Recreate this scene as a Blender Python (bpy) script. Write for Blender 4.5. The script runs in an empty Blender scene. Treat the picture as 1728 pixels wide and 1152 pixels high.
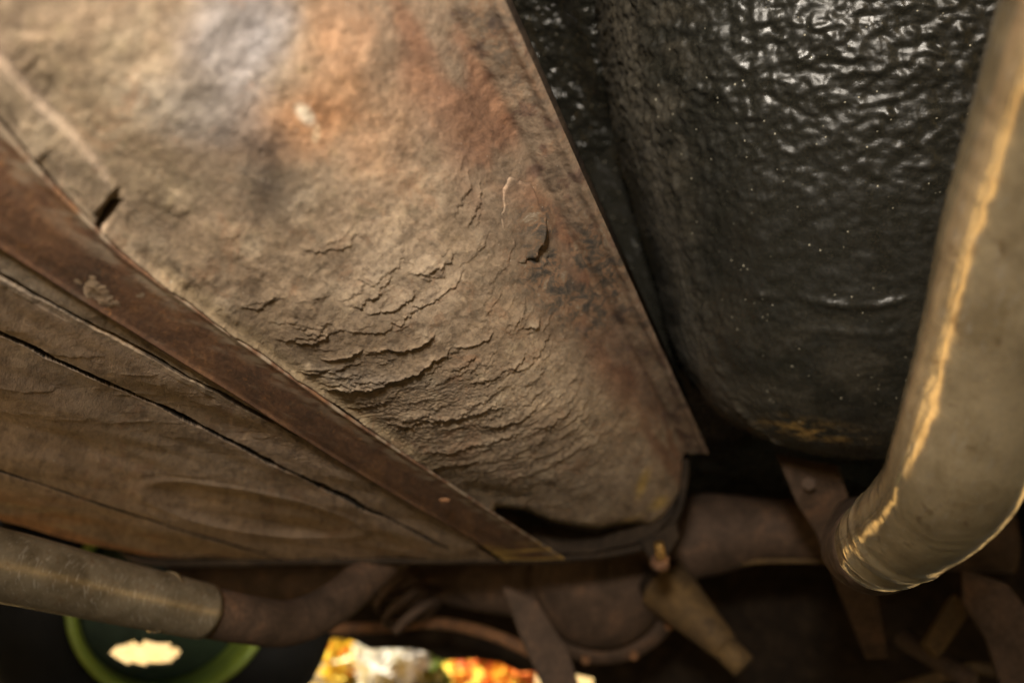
import bpy, bmesh, math, random
import numpy as np
from mathutils import Vector, Matrix
R = math.radians
random.seed(7); rng = np.random.RandomState(11)
sc = bpy.context.scene
COL = sc.collection

# ------------------------------------------------------------------ camera
F = 1440.0                                   # focal length in photo pixels (30 mm on 36 mm)
CAMZ = 0.33
cam_d = bpy.data.cameras.new('camera'); cam = bpy.data.objects.new('camera', cam_d); COL.objects.link(cam)
cam_d.lens = 30; cam_d.sensor_width = 36; cam_d.clip_start = 0.02; cam_d.clip_end = 400
CM = Matrix.Translation((0, 0, CAMZ)) @ Matrix.Rotation(R(90 + 19.1), 4, 'X') @ Matrix.Rotation(R(5.0), 4, 'Z')
cam.matrix_world = CM
cam_d.dof.use_dof = True; cam_d.dof.focus_distance = 0.545; cam_d.dof.aperture_fstop = 3.8
cam_d.dof.aperture_blades = 7
sc.camera = cam
CMn = np.array(CM)

# ------------------------------------------------------------------ sky, sun, exposure
SUN_EL, SUN_AZ = 52.0, 245.0                 # azimuth clockwise from +Y
w = bpy.data.worlds.new('World'); sc.world = w; w.use_nodes = True
nt = w.node_tree; nt.nodes.clear()
sky = nt.nodes.new('ShaderNodeTexSky'); sky.sky_type = 'NISHITA'; sky.sun_disc = False
sky.sun_elevation = R(SUN_EL); sky.sun_rotation = R(SUN_AZ)
bgn = nt.nodes.new('ShaderNodeBackground'); bgn.inputs['Strength'].default_value = 0.05
wo = nt.nodes.new('ShaderNodeOutputWorld')
nt.links.new(sky.outputs[0], bgn.inputs[0]); nt.links.new(bgn.outputs[0], wo.inputs[0])
sd = bpy.data.lights.new('sun', 'SUN'); sd.energy = 5.0; sd.angle = R(0.5); sd.color = (1.0, 0.93, 0.82)
so = bpy.data.objects.new('sun', sd); COL.objects.link(so)
tosun = Vector((math.sin(R(SUN_AZ)) * math.cos(R(SUN_EL)), math.cos(R(SUN_AZ)) * math.cos(R(SUN_EL)), math.sin(R(SUN_EL))))
so.rotation_euler = tosun.to_track_quat('Z', 'Y').to_euler()
sc.view_settings.view_transform = 'Standard'; sc.view_settings.look = 'None'
sc.view_settings.exposure = 2.1; sc.view_settings.gamma = 1
# the photographer's flash, held above and to the right behind the lens
fl_d = bpy.data.lights.new('camera_flash', 'SPOT'); fl_d.shadow_soft_size = 0.045; fl_d.spot_size = R(72); fl_d.spot_blend = 1.0; fl_d.energy = 16.5; fl_d.color = (1.0, 0.91, 0.79)
fl_o = bpy.data.objects.new('camera_flash', fl_d); COL.objects.link(fl_o)
fl_o.location = CM @ Vector((-0.07, 0.25, 0.20))
fl_o.rotation_euler = (fl_o.location - CM @ Vector((-0.05, 0.13, -0.58))).to_track_quat('Z', 'Y').to_euler()
sc.render.engine = 'CYCLES'
sc.cycles.use_denoising = True
sc.cycles.max_bounces = 6; sc.cycles.diffuse_bounces = 4; sc.cycles.glossy_bounces = 4
sc.cycles.sample_clamp_indirect = 6.0
sc.cycles.caustics_reflective = True

# ------------------------------------------------------------------ geometry of the view (design aid: pixel + depth -> world point)
def px2cam(x, y, d):
    x = np.asarray(x, float); y = np.asarray(y, float); d = np.asarray(d, float)
    return np.stack([(x - 864) / F * d, -(y - 576) / F * d, -d + 0 * x], -1)
def cam2w(p):
    return p @ CMn[:3, :3].T + CMn[:3, 3]
def at(x, y, d):
    return Vector(cam2w(px2cam(x, y, d)).tolist())
VPX, VPY = 1407.0, 1232.0                    # where the lines of the tank run together
DC = np.array([(VPX - 864) / F, -(VPY - 576) / F, -1.0])   # per metre of depth
DW = DC @ CMn[:3, :3].T
FWD = Vector(DW.tolist()).normalized()
UP = Vector((0, 0, 1))
FH = Vector((FWD.x, FWD.y, 0)).normalized()  # car's heading on the ground
LAT = FH.cross(UP).normalized()              # car's right

# ------------------------------------------------------------------ numpy noise
_P = rng.permutation(512).astype(np.int64)
_P = np.concatenate([_P, _P, _P, _P])
_G = rng.randn(512, 2); _G /= np.linalg.norm(_G, axis=1)[:, None]
def pn(x, y, seed=0):
    x = np.asarray(x, float) + seed * 17.31; y = np.asarray(y, float) + seed * 9.77
    xi = np.floor(x).astype(np.int64); yi = np.floor(y).astype(np.int64)
    fx = x - xi; fy = y - yi
    u = fx * fx * fx * (fx * (fx * 6 - 15) + 10); v = fy * fy * fy * (fy * (fy * 6 - 15) + 10)
    def g(ix, iy, dx, dy):
        h = _P[(_P[ix & 511] + (iy & 511)) & 511]
        q = _G[h]
        return q[..., 0] * dx + q[..., 1] * dy
    a = g(xi, yi, fx, fy); b = g(xi + 1, yi, fx - 1, fy)
    c = g(xi, yi + 1, fx, fy - 1); d = g(xi + 1, yi + 1, fx - 1, fy - 1)
    return ((a + (b - a) * u) * (1 - v) + (c + (d - c) * u) * v) * 1.5
def fbm(x, y, o=4, seed=0, gain=0.5):
    r = 0; a = 1.0; t = 0
    for k in range(o):
        r = r + a * pn(x * 2 ** k, y * 2 ** k, seed + k * 3); t += a; a *= gain
    return r / t * 1.4
def sstep(a, b, x):
    t = np.clip((x - a) / (b - a), 0, 1); return t * t * (3 - 2 * t)

# ------------------------------------------------------------------ objects
def tag(o, label=None, cat=None, group=None, kind=None):
    if label: o['label'] = label
    if cat: o['category'] = cat
    if group: o['group'] = group
    if kind: o['kind'] = kind
    return o
def empty(name, loc, label, cat, group=None):
    o = bpy.data.objects.new(name, None); COL.objects.link(o); o.location = loc
    o.empty_display_size = 0.05
    tag(o, label, cat, group); return o
def link(name, me, mat, parent=None, smooth=True):
    o = bpy.data.objects.new(name, me); COL.objects.link(o)
    if mat: me.materials.append(mat)
    if smooth:
        me.polygons.foreach_set('use_smooth', np.ones(len(me.polygons), bool))
    if parent:
        o.parent = parent
        o.matrix_parent_inverse = Matrix.Translation(parent.location).inverted()
    return o
def grid_mesh(name, P, closed_u=False, closed_v=False, cols=None, flip=False):
    n, m = P.shape[:2]
    idx = np.arange(n * m).reshape(n, m)
    A = idx; 
    if closed_u: A = np.concatenate([A, A[:1]], 0)
    if closed_v: A = np.concatenate([A, A[:, :1]], 1)
    q = np.stack([A[:-1, :-1], A[1:, :-1], A[1:, 1:], A[:-1, 1:]], -1).reshape(-1, 4)
    if flip: q = q[:, ::-1]
    me = bpy.data.meshes.new(name)
    me.vertices.add(n * m); me.vertices.foreach_set('co', P.reshape(-1).astype(np.float32))
    me.loops.add(q.size); me.loops.foreach_set('vertex_index', q.reshape(-1).astype(np.int32))
    me.polygons.add(len(q)); me.polygons.foreach_set('loop_start', np.arange(0, q.size, 4, dtype=np.int32))
    me.update(calc_edges=True)
    if cols is not None:
        for nm, c in cols.items():
            c4 = np.ones((n * m, 4), np.float32); c4[:, :3] = c.reshape(n * m, 3)
            at_ = me.color_attributes.new(nm, 'FLOAT_COLOR', 'POINT'); at_.data.foreach_set('color', c4.reshape(-1))
    return me
def bm_mesh(name, bm):
    bmesh.ops.recalc_face_normals(bm, faces=bm.faces)
    me = bpy.data.meshes.new(name); bm.to_mesh(me); bm.free(); return me
def catmull(pts, n):
    P = [np.array(p, float) for p in pts]
    P = [2 * P[0] - P[1]] + P + [2 * P[-1] - P[-2]]
    out = []
    seg = len(P) - 3
    for i in range(n):
        u = i / (n - 1) * seg; k = min(int(u), seg - 1); t = u - k
        a, b, c, d = P[k:k + 4]
        out.append(0.5 * ((2 * b) + (c - a) * t + (2 * a - 5 * b + 4 * c - d) * t * t + (3 * b - a - 3 * c + d) * t ** 3))
    return np.array(out)
def tube(path, rad, seg=24, disp=None, cap=True, squash=None):
    """swept tube mesh; path (n,3), rad (n,)"""
    path = np.array(path, float); n = len(path); rad = np.broadcast_to(np.array(rad, float), (n,))
    T = np.gradient(path, axis=0); T /= np.linalg.norm(T, axis=1)[:, None]
    up = np.array([0, 0, 1.0]); 
    if abs(T[0] @ up) > .9: up = np.array([1.0, 0, 0])
    N = np.zeros_like(path); u = up - T[0] * (T[0] @ up); N[0] = u / np.linalg.norm(u)
    for i in range(1, n):
        u = N[i - 1] - T[i] * (N[i - 1] @ T[i]); N[i] = u / np.linalg.norm(u)
    B = np.cross(T, N)
    a = np.linspace(0, 2 * math.pi, seg, endpoint=False)
    rr = rad[:, None] * np.ones((1, seg))
    if disp is not None: rr = rr + disp
    sq = 1.0 if squash is None else squash
    return path[:, None] + rr[..., None] * (N[:, None] * np.cos(a)[None, :, None] + B[:, None] * np.sin(a)[None, :, None] * sq)
def tube_me(name, path, rad, seg=24, disp=None, squash=None, cap=True):
    P = tube(path, rad, seg, disp, squash=squash)
    me = grid_mesh(name, P, closed_v=True)
    if cap:
        bm = bmesh.new(); bm.from_mesh(me); bm.verts.ensure_lookup_table()
        n, m = P.shape[:2]
        bm.faces.new([bm.verts[j] for j in range(m)]); bm.faces.new([bm.verts[(n - 1) * m + j] for j in range(m - 1, -1, -1)])
        bmesh.ops.recalc_face_normals(bm, faces=bm.faces); bm.to_mesh(me); bm.free()
    return me
def slab(name, poly, thick, bevel=0.003, extra=None):
    """polygon of world points (front face), given thickness away from the camera"""
    bm = bmesh.new(); vs = [bm.verts.new(p) for p in poly]
    f = bm.faces.new(vs); bm.normal_update()
    n = f.normal.copy()
    c = f.calc_center_median(); 
    if n.dot(c - Vector((0, 0, CAMZ))) < 0: n = -n
    ret = bmesh.ops.extrude_face_region(bm, geom=[f])
    for v in [g for g in ret['geom'] if isinstance(g, bmesh.types.BMVert)]: v.co += n * thick
    bmesh.ops.recalc_face_normals(bm, faces=bm.faces)
    if bevel: bmesh.ops.bevel(bm, geom=list(bm.edges), offset=bevel, segments=2, affect='EDGES', profile=.6)
    return bm_mesh(name, bm)

# ------------------------------------------------------------------ materials
def mat(name):
    m = bpy.data.materials.new(name); m.use_nodes = True; nt = m.node_tree
    b = nt.nodes['Principled BSDF']; return m, nt, b
def nz(nt, scale, detail=6, rough=.6, vec=None, dist=0.0):
    n = nt.nodes.new('ShaderNodeTexNoise'); n.inputs['Scale'].default_value = scale
    n.inputs['Detail'].default_value = detail; n.inputs['Roughness'].default_value = rough
    n.inputs['Distortion'].default_value = dist
    if vec: nt.links.new(vec, n.inputs['Vector'])
    return n
def ramp(nt, src, stops):
    r = nt.nodes.new('ShaderNodeValToRGB'); e = r.color_ramp.elements
    while len(e) < len(stops): e.new(.5)
    for k, (p, c) in enumerate(stops):
        e[k].position = p; e[k].color = (c[0], c[1], c[2], 1) if hasattr(c, '__len__') else (c, c, c, 1)
    nt.links.new(src, r.inputs[0]); return r
def mix(nt, fac, a, b, mode='MIX'):
    m = nt.nodes.new('ShaderNodeMix'); m.data_type = 'RGBA'; m.blend_type = mode
    for k, v in ((0, fac), (6, a), (7, b)):
        if hasattr(v, 'links'): nt.links.new(v, m.inputs[k])
        elif k == 0: m.inputs[0].default_value = v
        else: m.inputs[k].default_value = (*v, 1)
    return m.outputs[2]
def mul(nt, a, k, op='MULTIPLY'):
    m = nt.nodes.new('ShaderNodeMath'); m.operation = op; nt.links.new(a, m.inputs[0])
    if hasattr(k, 'links'): nt.links.new(k, m.inputs[1])
    else: m.inputs[1].default_value = k
    return m.outputs[0]
def bump(nt, h, strength, dist, b, prev=None):
    n = nt.nodes.new('ShaderNodeBump'); n.inputs['Strength'].default_value = strength; n.inputs['Distance'].default_value = dist
    nt.links.new(h, n.inputs['Height'])
    if prev: nt.links.new(prev, n.inputs['Normal'])
    nt.links.new(n.outputs[0], b.inputs['Normal']); return n.outputs[0]
def objco(nt, scale=None):
    g = nt.nodes.new('ShaderNodeNewGeometry')
    if scale is None: return g.outputs['Position']
    m = nt.nodes.new('ShaderNodeMapping'); m.inputs['Scale'].default_value = scale
    nt.links.new(g.outputs['Position'], m.inputs[0]); return m.outputs[0]

def mat_mud():
    m, nt, b = mat('dried_mud')
    a = nt.nodes.new('ShaderNodeVertexColor'); a.layer_name = 'stain_and_light'
    g = nt.nodes.new('ShaderNodeVertexColor'); g.layer_name = 'props'
    sep = nt.nodes.new('ShaderNodeSeparateColor'); nt.links.new(g.outputs[0], sep.inputs[0])
    gco = nt.nodes.new('ShaderNodeVertexColor'); gco.layer_name = 'grain'; co = gco.outputs[0]
    n1 = nz(nt, 55, 8, .68, co, .4); n2 = nz(nt, 420, 6, .7, co); n3 = nz(nt, 1500, 3, .6, co)
    r1 = ramp(nt, n1.outputs['Fac'], [(0.30, (.70, .68, .66)), (.52, (1, 1, 1)), (.74, (1.22, 1.2, 1.16))])
    c = mix(nt, 1.0, a.outputs[0], r1.outputs[0], 'MULTIPLY')
    r2 = ramp(nt, n2.outputs['Fac'], [(0.34, (.62, .59, .56)), (.5, (1, 1, 1)), (.66, (1.25, 1.22, 1.18))])
    c = mix(nt, .75, c, r2.outputs[0], 'MULTIPLY')
    n5 = nz(nt, 130, 9, .72, co, .7); n6 = nz(nt, 75, 8, .75, co, 1.0)
    dk = ramp(nt, n5.outputs['Fac'], [(.40, 1), (.49, 0)]); c = mix(nt, mul(nt, dk.outputs[0], .50), c, mix(nt, 1.0, c, (.42, .40, .40), 'MULTIPLY'))
    cr = ramp(nt, n6.outputs['Fac'], [(.53, 0), (.63, 1)]); c = mix(nt, mul(nt, cr.outputs[0], .45), c, mix(nt, 1.0, c, (1.55, 1.55, 1.5), 'MULTIPLY'))
    ru = ramp(nt, nz(nt, 48, 9, .78, co, .8).outputs['Fac'], [(.55, 0), (.62, 1)]); c = mix(nt, mul(nt, ru.outputs[0], .32), c, (.28, .145, .075))
    # rusty mottling where the props say so
    v = nz(nt, 150, 7, .75, co, .5)
    rr = ramp(nt, v.outputs['Fac'], [(0.38, (.035, .030, .026)), (.48, (.10, .075, .052)), (.54, (.20, .11, .06)), (.60, (.20, .15, .10)), (.70, (.36, .30, .23))])
    c = mix(nt, sep.outputs[0], c, rr.outputs[0])
    # pale grit grains, their colour standing in for tiny glints
    vo = nt.nodes.new('ShaderNodeTexVoronoi'); vo.inputs['Scale'].default_value = 520; nt.links.new(co, vo.inputs['Vector'])
    gr = ramp(nt, vo.outputs['Distance'], [(.08, 1), (.16, 0)])
    sel = ramp(nt, mul(nt, vo.outputs['Color'], 1.0), [(.80, 0), (.86, 1)])
    gsel = mul(nt, gr.outputs[0], sel.outputs[0])
    c = mix(nt, mul(nt, gsel, .45), c, (.62, .58, .50))
    nt.links.new(c, b.inputs['Base Color'])
    rg = mul(nt, sep.outputs[1], -0.5); rg2 = nt.nodes.new('ShaderNodeMath'); rg2.operation = 'ADD'
    nt.links.new(rg, rg2.inputs[0]); rg2.inputs[1].default_value = .88
    rg3 = mul(nt, gsel, -.5); rg4 = mul(nt, rg2.outputs[0], rg3, 'ADD')
    nt.links.new(rg4, b.inputs['Roughness'])
    b.inputs['Specular IOR Level'].default_value = .4
    p = bump(nt, n1.outputs['Fac'], .22, .003, b)
    p = bump(nt, n2.outputs['Fac'], .42, .0012, b, p)
    p = bump(nt, n3.outputs['Fac'], .6, .0005, b, p)
    return m
def mat_rust(name, dark, mid, hot, rough=.75, scale=60, spec=.4, metal=0.0, dust=None, coat=0):
    m, nt, b = mat(name); co = objco(nt)
    n1 = nz(nt, scale, 8, .7, co, .6); n2 = nz(nt, scale * 9, 5, .7, co)
    r1 = ramp(nt, n1.outputs['Fac'], [(.33, dark), (.55, mid), (.74, hot)])
    r2 = ramp(nt, n2.outputs['Fac'], [(.34, .62), (.5, 1.0), (.68, 1.45)])
    c = mix(nt, .8, r1.outputs[0], r2.outputs[0], 'MULTIPLY')
    if dust:
        n3 = nz(nt, scale * .35, 5, .6, co, .8)
        f = ramp(nt, n3.outputs['Fac'], [(.45, 0), (.62, 1)])
        c = mix(nt, mul(nt, f.outputs[0], dust[1]), c, dust[0])
    nt.links.new(c, b.inputs['Base Color'])
    b.inputs['Roughness'].default_value = rough; b.inputs['Specular IOR Level'].default_value = spec
    b.inputs['Metallic'].default_value = metal
    p = bump(nt, n1.outputs['Fac'], .35, .004, b); bump(nt, n2.outputs['Fac'], .5, .0012, b, p)
    return m
def mat_strap():
    m, nt, b = mat('strap_rust'); gco = nt.nodes.new('ShaderNodeVertexColor'); gco.layer_name = 'grain'; co = gco.outputs[0]
    n1 = nz(nt, 45, 8, .75, co, .5); n2 = nz(nt, 500, 5, .75, co); n3 = nz(nt, 160, 5, .7, co)
    r1 = ramp(nt, n1.outputs['Fac'], [(.32, (.075, .042, .026)), (.52, (.155, .078, .042)), (.68, (.26, .135, .062))])
    r2 = ramp(nt, n2.outputs['Fac'], [(.35, .6), (.5, 1.0), (.66, 1.5)])
    c = mix(nt, .7, r1.outputs[0], r2.outputs[0], 'MULTIPLY')
    f = ramp(nt, n3.outputs['Fac'], [(.56, 0), (.66, 1)])
    f2 = ramp(nt, n2.outputs['Fac'], [(.48, 0), (.58, 1)])
    c = mix(nt, mul(nt, mul(nt, f.outputs[0], f2.outputs[0]), .8), c, (.33, .15, .05))
    g = nt.nodes.new('ShaderNodeVertexColor'); g.layer_name = 'props'
    sep = nt.nodes.new('ShaderNodeSeparateColor'); nt.links.new(g.outputs[0], sep.inputs[0])
    c = mix(nt, sep.outputs[0], c, (.30, .23, .16))
    c = mix(nt, sep.outputs[1], c, (.50, .33, .10))  # gold sun glints painted over the rust at the far end
    nt.links.new(c, b.inputs['Base Color']); b.inputs['Roughness'].default_value = .7
    p = bump(nt, n3.outputs['Fac'], .25, .001, b); bump(nt, n2.outputs['Fac'], .6, .0006, b, p)
    return m
def mat_black(name='black_undercoat', rough=.30, dusty=True, bs=.35):
    m, nt, b = mat(name); co = objco(nt)
    n1 = nz(nt, 70, 3, .5, co, .1); n2 = nz(nt, 600, 5, .7, co); n4 = nz(nt, 16, 5, .6, co, .5)
    base = ramp(nt, n2.outputs['Fac'], [(.3, (.006, .006, .005)), (.6, (.017, .016, .012)), (.78, (.060, .053, .038))])
    c = base.outputs[0]
    if dusty:
        g = nt.nodes.new('ShaderNodeVertexColor'); g.layer_name = 'props'
        sep = nt.nodes.new('ShaderNodeSeparateColor'); nt.links.new(g.outputs[0], sep.inputs[0])
        d1 = ramp(nt, n4.outputs['Fac'], [(.42, 0), (.62, 1)])
        d2 = ramp(nt, n2.outputs['Fac'], [(.35, .3), (.65, 1)])
        f = mul(nt, mul(nt, sep.outputs[0], d2.outputs[0]), 1.0)
        c = mix(nt, f, c, (.105, .086, .058))
        c = mix(nt, sep.outputs[2], c, (.28, .17, .05))  # painted gold reflection on the underside
        # scattered pale grit, sparkles painted in by its colour
    vo = nt.nodes.new('ShaderNodeTexVoronoi'); vo.inputs['Scale'].default_value = 210; nt.links.new(co, vo.inputs['Vector'])
    gr = ramp(nt, vo.outputs['Distance'], [(.10, 1), (.17, 0)])
    sel = ramp(nt, vo.outputs['Color'], [(.74, 0), (.80, 1)])
    gs = mul(nt, gr.outputs[0], sel.outputs[0])
    c = mix(nt, gs, c, (.36, .33, .25))
    nt.links.new(c, b.inputs['Base Color'])
    rr = ramp(nt, n1.outputs['Fac'], [(.3, rough - .08), (.7, rough + .18)])
    r = rr.outputs[0]
    if dusty: r = mul(nt, r, mul(nt, sep.outputs[0], .45), 'ADD')
    r = mul(nt, r, mul(nt, gs, -.25), 'ADD')
    nt.links.new(r, b.inputs['Roughness']); b.inputs['Specular IOR Level'].default_value = .55
    p = bump(nt, n1.outputs['Fac'], bs, .004, b); bump(nt, n2.outputs['Fac'], .35, .0006, b, p)
    return m
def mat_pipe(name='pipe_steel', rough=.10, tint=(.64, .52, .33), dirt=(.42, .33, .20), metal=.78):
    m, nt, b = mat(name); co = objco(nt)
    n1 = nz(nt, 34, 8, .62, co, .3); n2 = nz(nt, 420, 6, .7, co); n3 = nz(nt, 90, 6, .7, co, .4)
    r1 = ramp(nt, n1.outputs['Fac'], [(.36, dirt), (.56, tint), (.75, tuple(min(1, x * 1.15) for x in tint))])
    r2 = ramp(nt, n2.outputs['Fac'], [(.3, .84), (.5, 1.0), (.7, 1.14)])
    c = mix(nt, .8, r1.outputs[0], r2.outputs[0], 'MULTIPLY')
    ru = ramp(nt, n3.outputs['Fac'], [(.57, 0), (.66, 1)])
    c = mix(nt, mul(nt, ru.outputs[0], .55), c, (.18, .11, .055))
    sc_ = nz(nt, 900, 2, .5, objco(nt, (1, .12, .12))); sr = ramp(nt, sc_.outputs['Fac'], [(.60, 0), (.66, 1)])
    c = mix(nt, mul(nt, sr.outputs[0], .28), c, (.70, .64, .54))
    nt.links.new(c, b.inputs['Base Color']); b.inputs['Metallic'].default_value = metal
    rr = ramp(nt, n3.outputs['Fac'], [(.35, rough), (.65, rough + .14)]); nt.links.new(rr.outputs[0], b.inputs['Roughness'])
    p = bump(nt, n3.outputs['Fac'], .06, .001, b); bump(nt, n2.outputs['Fac'], .12, .0003, b, p)
    return m
def mat_plain(name, colr, rough=.6, metal=0, var=.4, scale=30, trans=0):
    m, nt, b = mat(name); co = objco(nt)
    n = nz(nt, scale, 6, .65, co)
    r = ramp(nt, n.outputs['Fac'], [(.3, tuple(x * (1 - var) for x in colr)), (.7, tuple(min(1, x * (1 + var)) for x in colr))])
    nt.links.new(r.outputs[0], b.inputs['Base Color']); b.inputs['Roughness'].default_value = rough; b.inputs['Metallic'].default_value = metal
    bump(nt, n.outputs['Fac'], .3, .01, b)
    return m

M_mud = mat_mud(); M_strap = mat_strap(); M_black = mat_black(rough=.33); M_black2 = mat_black('black_floor_paint', .26, False, 1.0)
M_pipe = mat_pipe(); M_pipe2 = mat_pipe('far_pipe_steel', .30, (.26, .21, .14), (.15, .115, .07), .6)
M_axle = mat_rust('axle_rust', (.035, .023, .015), (.072, .045, .030), (.13, .070, .040), .75, 22, .2)
M_rusty = mat_rust('orange_rust', (.07, .035, .02), (.17, .08, .035), (.30, .14, .05), .8, 40)
M_tan = mat_rust('tan_dust', (.045, .026, .010), (.095, .056, .020), (.16, .095, .032), .8, 25)
M_dark = mat_rust('dark_steel', (.010, .007, .005), (.024, .016, .010), (.045, .030, .018), .8, 25, .12)
M_rubber = mat_plain('tyre_rubber', (.008, .008, .008), .85)
M_green = mat_plain('green_rim_paint', (.30, .40, .06), .35, 0, .2)
M_teal = mat_plain('dark_green_disc', (.035, .055, .035), .45, 0, .25)
M_gold = mat_plain('passivated_bolt', (.40, .24, .08), .4, .8)

# ------------------------------------------------------------------ fuel tank
W = 1.10; WN = 0.23
far = [(172, 780), (178, 850), (192, 905), (222, 937), (270, 947), (380, 947), (493, 944), (650, 942), (822, 942), (900, 941),
       (955, 937), (1005, 930), (1050, 918), (1090, 899), (1120, 874), (1139, 845), (1148, 812), (1151, 782), (1153, 769), (1160, 765), (1178, 763), (1195, 761)]
dense = catmull(far, 4000)
arc = np.concatenate([[0], np.cumsum(np.linalg.norm(np.diff(dense, axis=0), axis=1))])
# sampling density across
xf = dense[:, 0]
den = np.where(xf < 230, .25, np.where(xf < 600, .45, np.where(xf < 830, .85, 1.5)))
for x_ in (478, 800, 882): den = den + 4.0 * np.exp(-((xf - x_) / 6.0) ** 2) * (dense[:, 1] > 930)
cum = np.concatenate([[0], np.cumsum(np.diff(arc) * den[1:])])
NT = 960
tt = np.interp(np.linspace(0, cum[-1], NT), cum, arc)
XF = np.interp(tt, arc, dense[:, 0]); YF = np.interp(tt, arc, dense[:, 1])
Tm = tt * W / F                                   # metres across
NWs = 860
Wd = W * (WN / W) ** np.linspace(1, 0, NWs)       # depth samples, near -> far
def tank_point(xf_, yf_, w_):
    """camera space point of the prism line that ends at far pixel (xf,yf), at depth w"""
    base = px2cam(xf_, yf_, W)
    return base + (np.asarray(w_) - W)[..., None] * DC
XFg, Wg = np.meshgrid(XF, Wd, indexing='ij'); YFg = np.meshgrid(YF, Wd, indexing='ij')[0]; Tg = np.meshgrid(Tm, Wd, indexing='ij')[0]
Pc = tank_point(XFg, YFg, Wg)
PX = 864 + F * Pc[..., 0] / -Pc[..., 2]; PY = 576 - F * Pc[..., 1] / -Pc[..., 2]
# outward normal
dT = np.gradient(Pc[:, -1], axis=0)
N = np.cross(dT, DC); N /= np.linalg.norm(N, axis=1)[:, None]
if N[NT // 2] @ np.array([0, -1, .4]) < 0: N = -N
# smooth the normals across
for _ in range(6): N[1:-1] = (N[:-2] + N[1:-1] * 2 + N[2:]) / 4
N /= np.linalg.norm(N, axis=1)[:, None]

def bump_at(x, y, rx, ry, ang=0, warp=0.35, seed=0, hard=1.0):
    c, s = math.cos(R(ang)), math.sin(R(ang))
    dx, dy = PX - x, PY - y
    a = (dx * c + dy * s) / rx; b = (-dx * s + dy * c) / ry
    d = np.sqrt(a * a + b * b) + warp * NZ1
    return 1 - sstep(1 - .6 * hard, 1 + .3 * hard, d)
# unwrapping of the shell for grain and fine relief: angle round the long axis, and log depth
Gu = .27 * np.arctan2(YFg - VPY, XFg - VPX); Gv = .27 * (np.log(np.hypot(XFg - VPX, YFg - VPY)) - np.log(Wg))
NZ1 = fbm(Gu * 22, Gv * 22, 5, 2)
NZ2 = fbm(Gu * 60, Gv * 60, 5, 5)
inframe = (PX > -150) & (PX < 1300) & (PY > -150)

H = np.zeros_like(PX)
# broad unevenness and the mud's own lumpiness
H += .0035 * fbm(Tg * 9, Wg * 5, 3, 21)
onb = (XFg < 870) * 1.0
H += .0008 * fbm(Gu * 34, Gv * 34, 3, 8) * (1 - .6 * onb)
side = sstep(1120, 1140, XFg) * (YFg < 905)         # the flank towards the flange
side = sstep(0, 1, (915 - YFg) / 30) * (XFg > 1000)
# along-the-depth streaks near the flange and vertical grain higher up
H += .0006 * side * fbm(Gu * 150, Gv * 90, 4, 31)
H += .00035 * fbm(Gu * 160, Gv * 160, 4, 33) * (1 - .5 * onb)
H += .0007 * sstep(.1, .6, NZ2) * (1 - side) * (1 - .8 * onb)

# --- mud scales: plates that thicken towards their far edge and break off there
li = lambda v: np.interp(v, Tm, np.arange(NT))
lw = lambda v: np.interp(v, Wd, np.arange(NWs))
ptT = Tg; 
pool_i, pool_j = np.where(inframe & (PY < 930))
def pix_index(x, y):
    d = (PX - x) ** 2 + (PY - y) ** 2
    k = int(np.argmin(d)); return np.unravel_index(k, PX.shape)
def plate(i0, j0, ra, rb, h, seed, rough=.35, tilt=0.0, p=1.6):
    rough = rough * 1.25
    t0, w0 = Tm[i0], Wd[j0]
    i1, i2 = int(li(t0 - ra * 1.3)), int(li(t0 + ra * 1.3)) + 1
    j1, j2 = int(lw(w0 - rb * 2.6)), int(lw(w0 + rb * 1.9)) + 1
    if i2 - i1 < 3 or j2 - j1 < 3: return
    T_ = Tg[i1:i2, j1:j2]; W_ = Wg[i1:i2, j1:j2]
    a = (T_ - t0) / ra; b = (W_ - w0) / rb + tilt * a
    wob = pn(a[:, :1] * 2.2 + seed, 0 * a[:, :1] + seed * .37) * rough + pn(a[:, :1] * 7 + seed, 0 * a[:, :1] + seed * .7) * rough * .6 + pn(a[:, :1] * 17 + seed, 0 * a[:, :1] + seed * .7) * rough * .35
    aa = np.clip(np.abs(a), 0, 1)
    be = (1 - aa ** 2.2) * 1.0 - .1 + wob
    back = -1.5 * (1 - aa ** 2)
    r = np.clip((b - back) / np.maximum(be - back, .05), 0, 1) ** (p + .8)
    k = (b < be) * (aa < 1)
    env = sstep(1.0, .55, aa)
    H[i1:i2, j1:j2] += h * r * k * env
    return
def dens(x, y):
    g = 0.0
    g += 1.3 * math.exp(-(((x - 760) / 230) ** 2 + ((y - 690) / 110) ** 2))
    g += 0.8 * math.exp(-(((x - 980) / 130) ** 2 + ((y - 760) / 90) ** 2))
    g += 0.55 * math.exp(-(((x - 330) / 330) ** 2 + ((y - 640) / 130) ** 2))
    g += 0.4 * math.exp(-(((x - 700) / 200) ** 2 + ((y - 480) / 120) ** 2))
    g += 0.16 * math.exp(-(((x - 880) / 120) ** 2 + ((y - 330) / 160) ** 2))
    return g
cnt = 0; tries = 0
while cnt < 420 and tries < 30000:
    tries += 1
    k = random.randrange(len(pool_i)); i0, j0 = pool_i[k], pool_j[k]
    x, y = PX[i0, j0], PY[i0, j0]
    if random.random() > dens(x, y): continue
    if 862 < XF[i0] < 985: continue
    if XF[i0] > 1150: continue
    s = random.choice([.6, .8, 1, 1, 1.4])
    onbot = XF[i0] < 870
    ra = random.uniform(.007, .020) * s; rb = random.uniform(.0035, .008) * s
    h = random.uniform(.0003, .0009) * s * (.34 if onbot else .75)
    if onbot: rb *= .9
    plate(i0, j0, ra, rb, h, random.random() * 90, .4, random.uniform(-.5, .5)); cnt += 1
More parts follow.
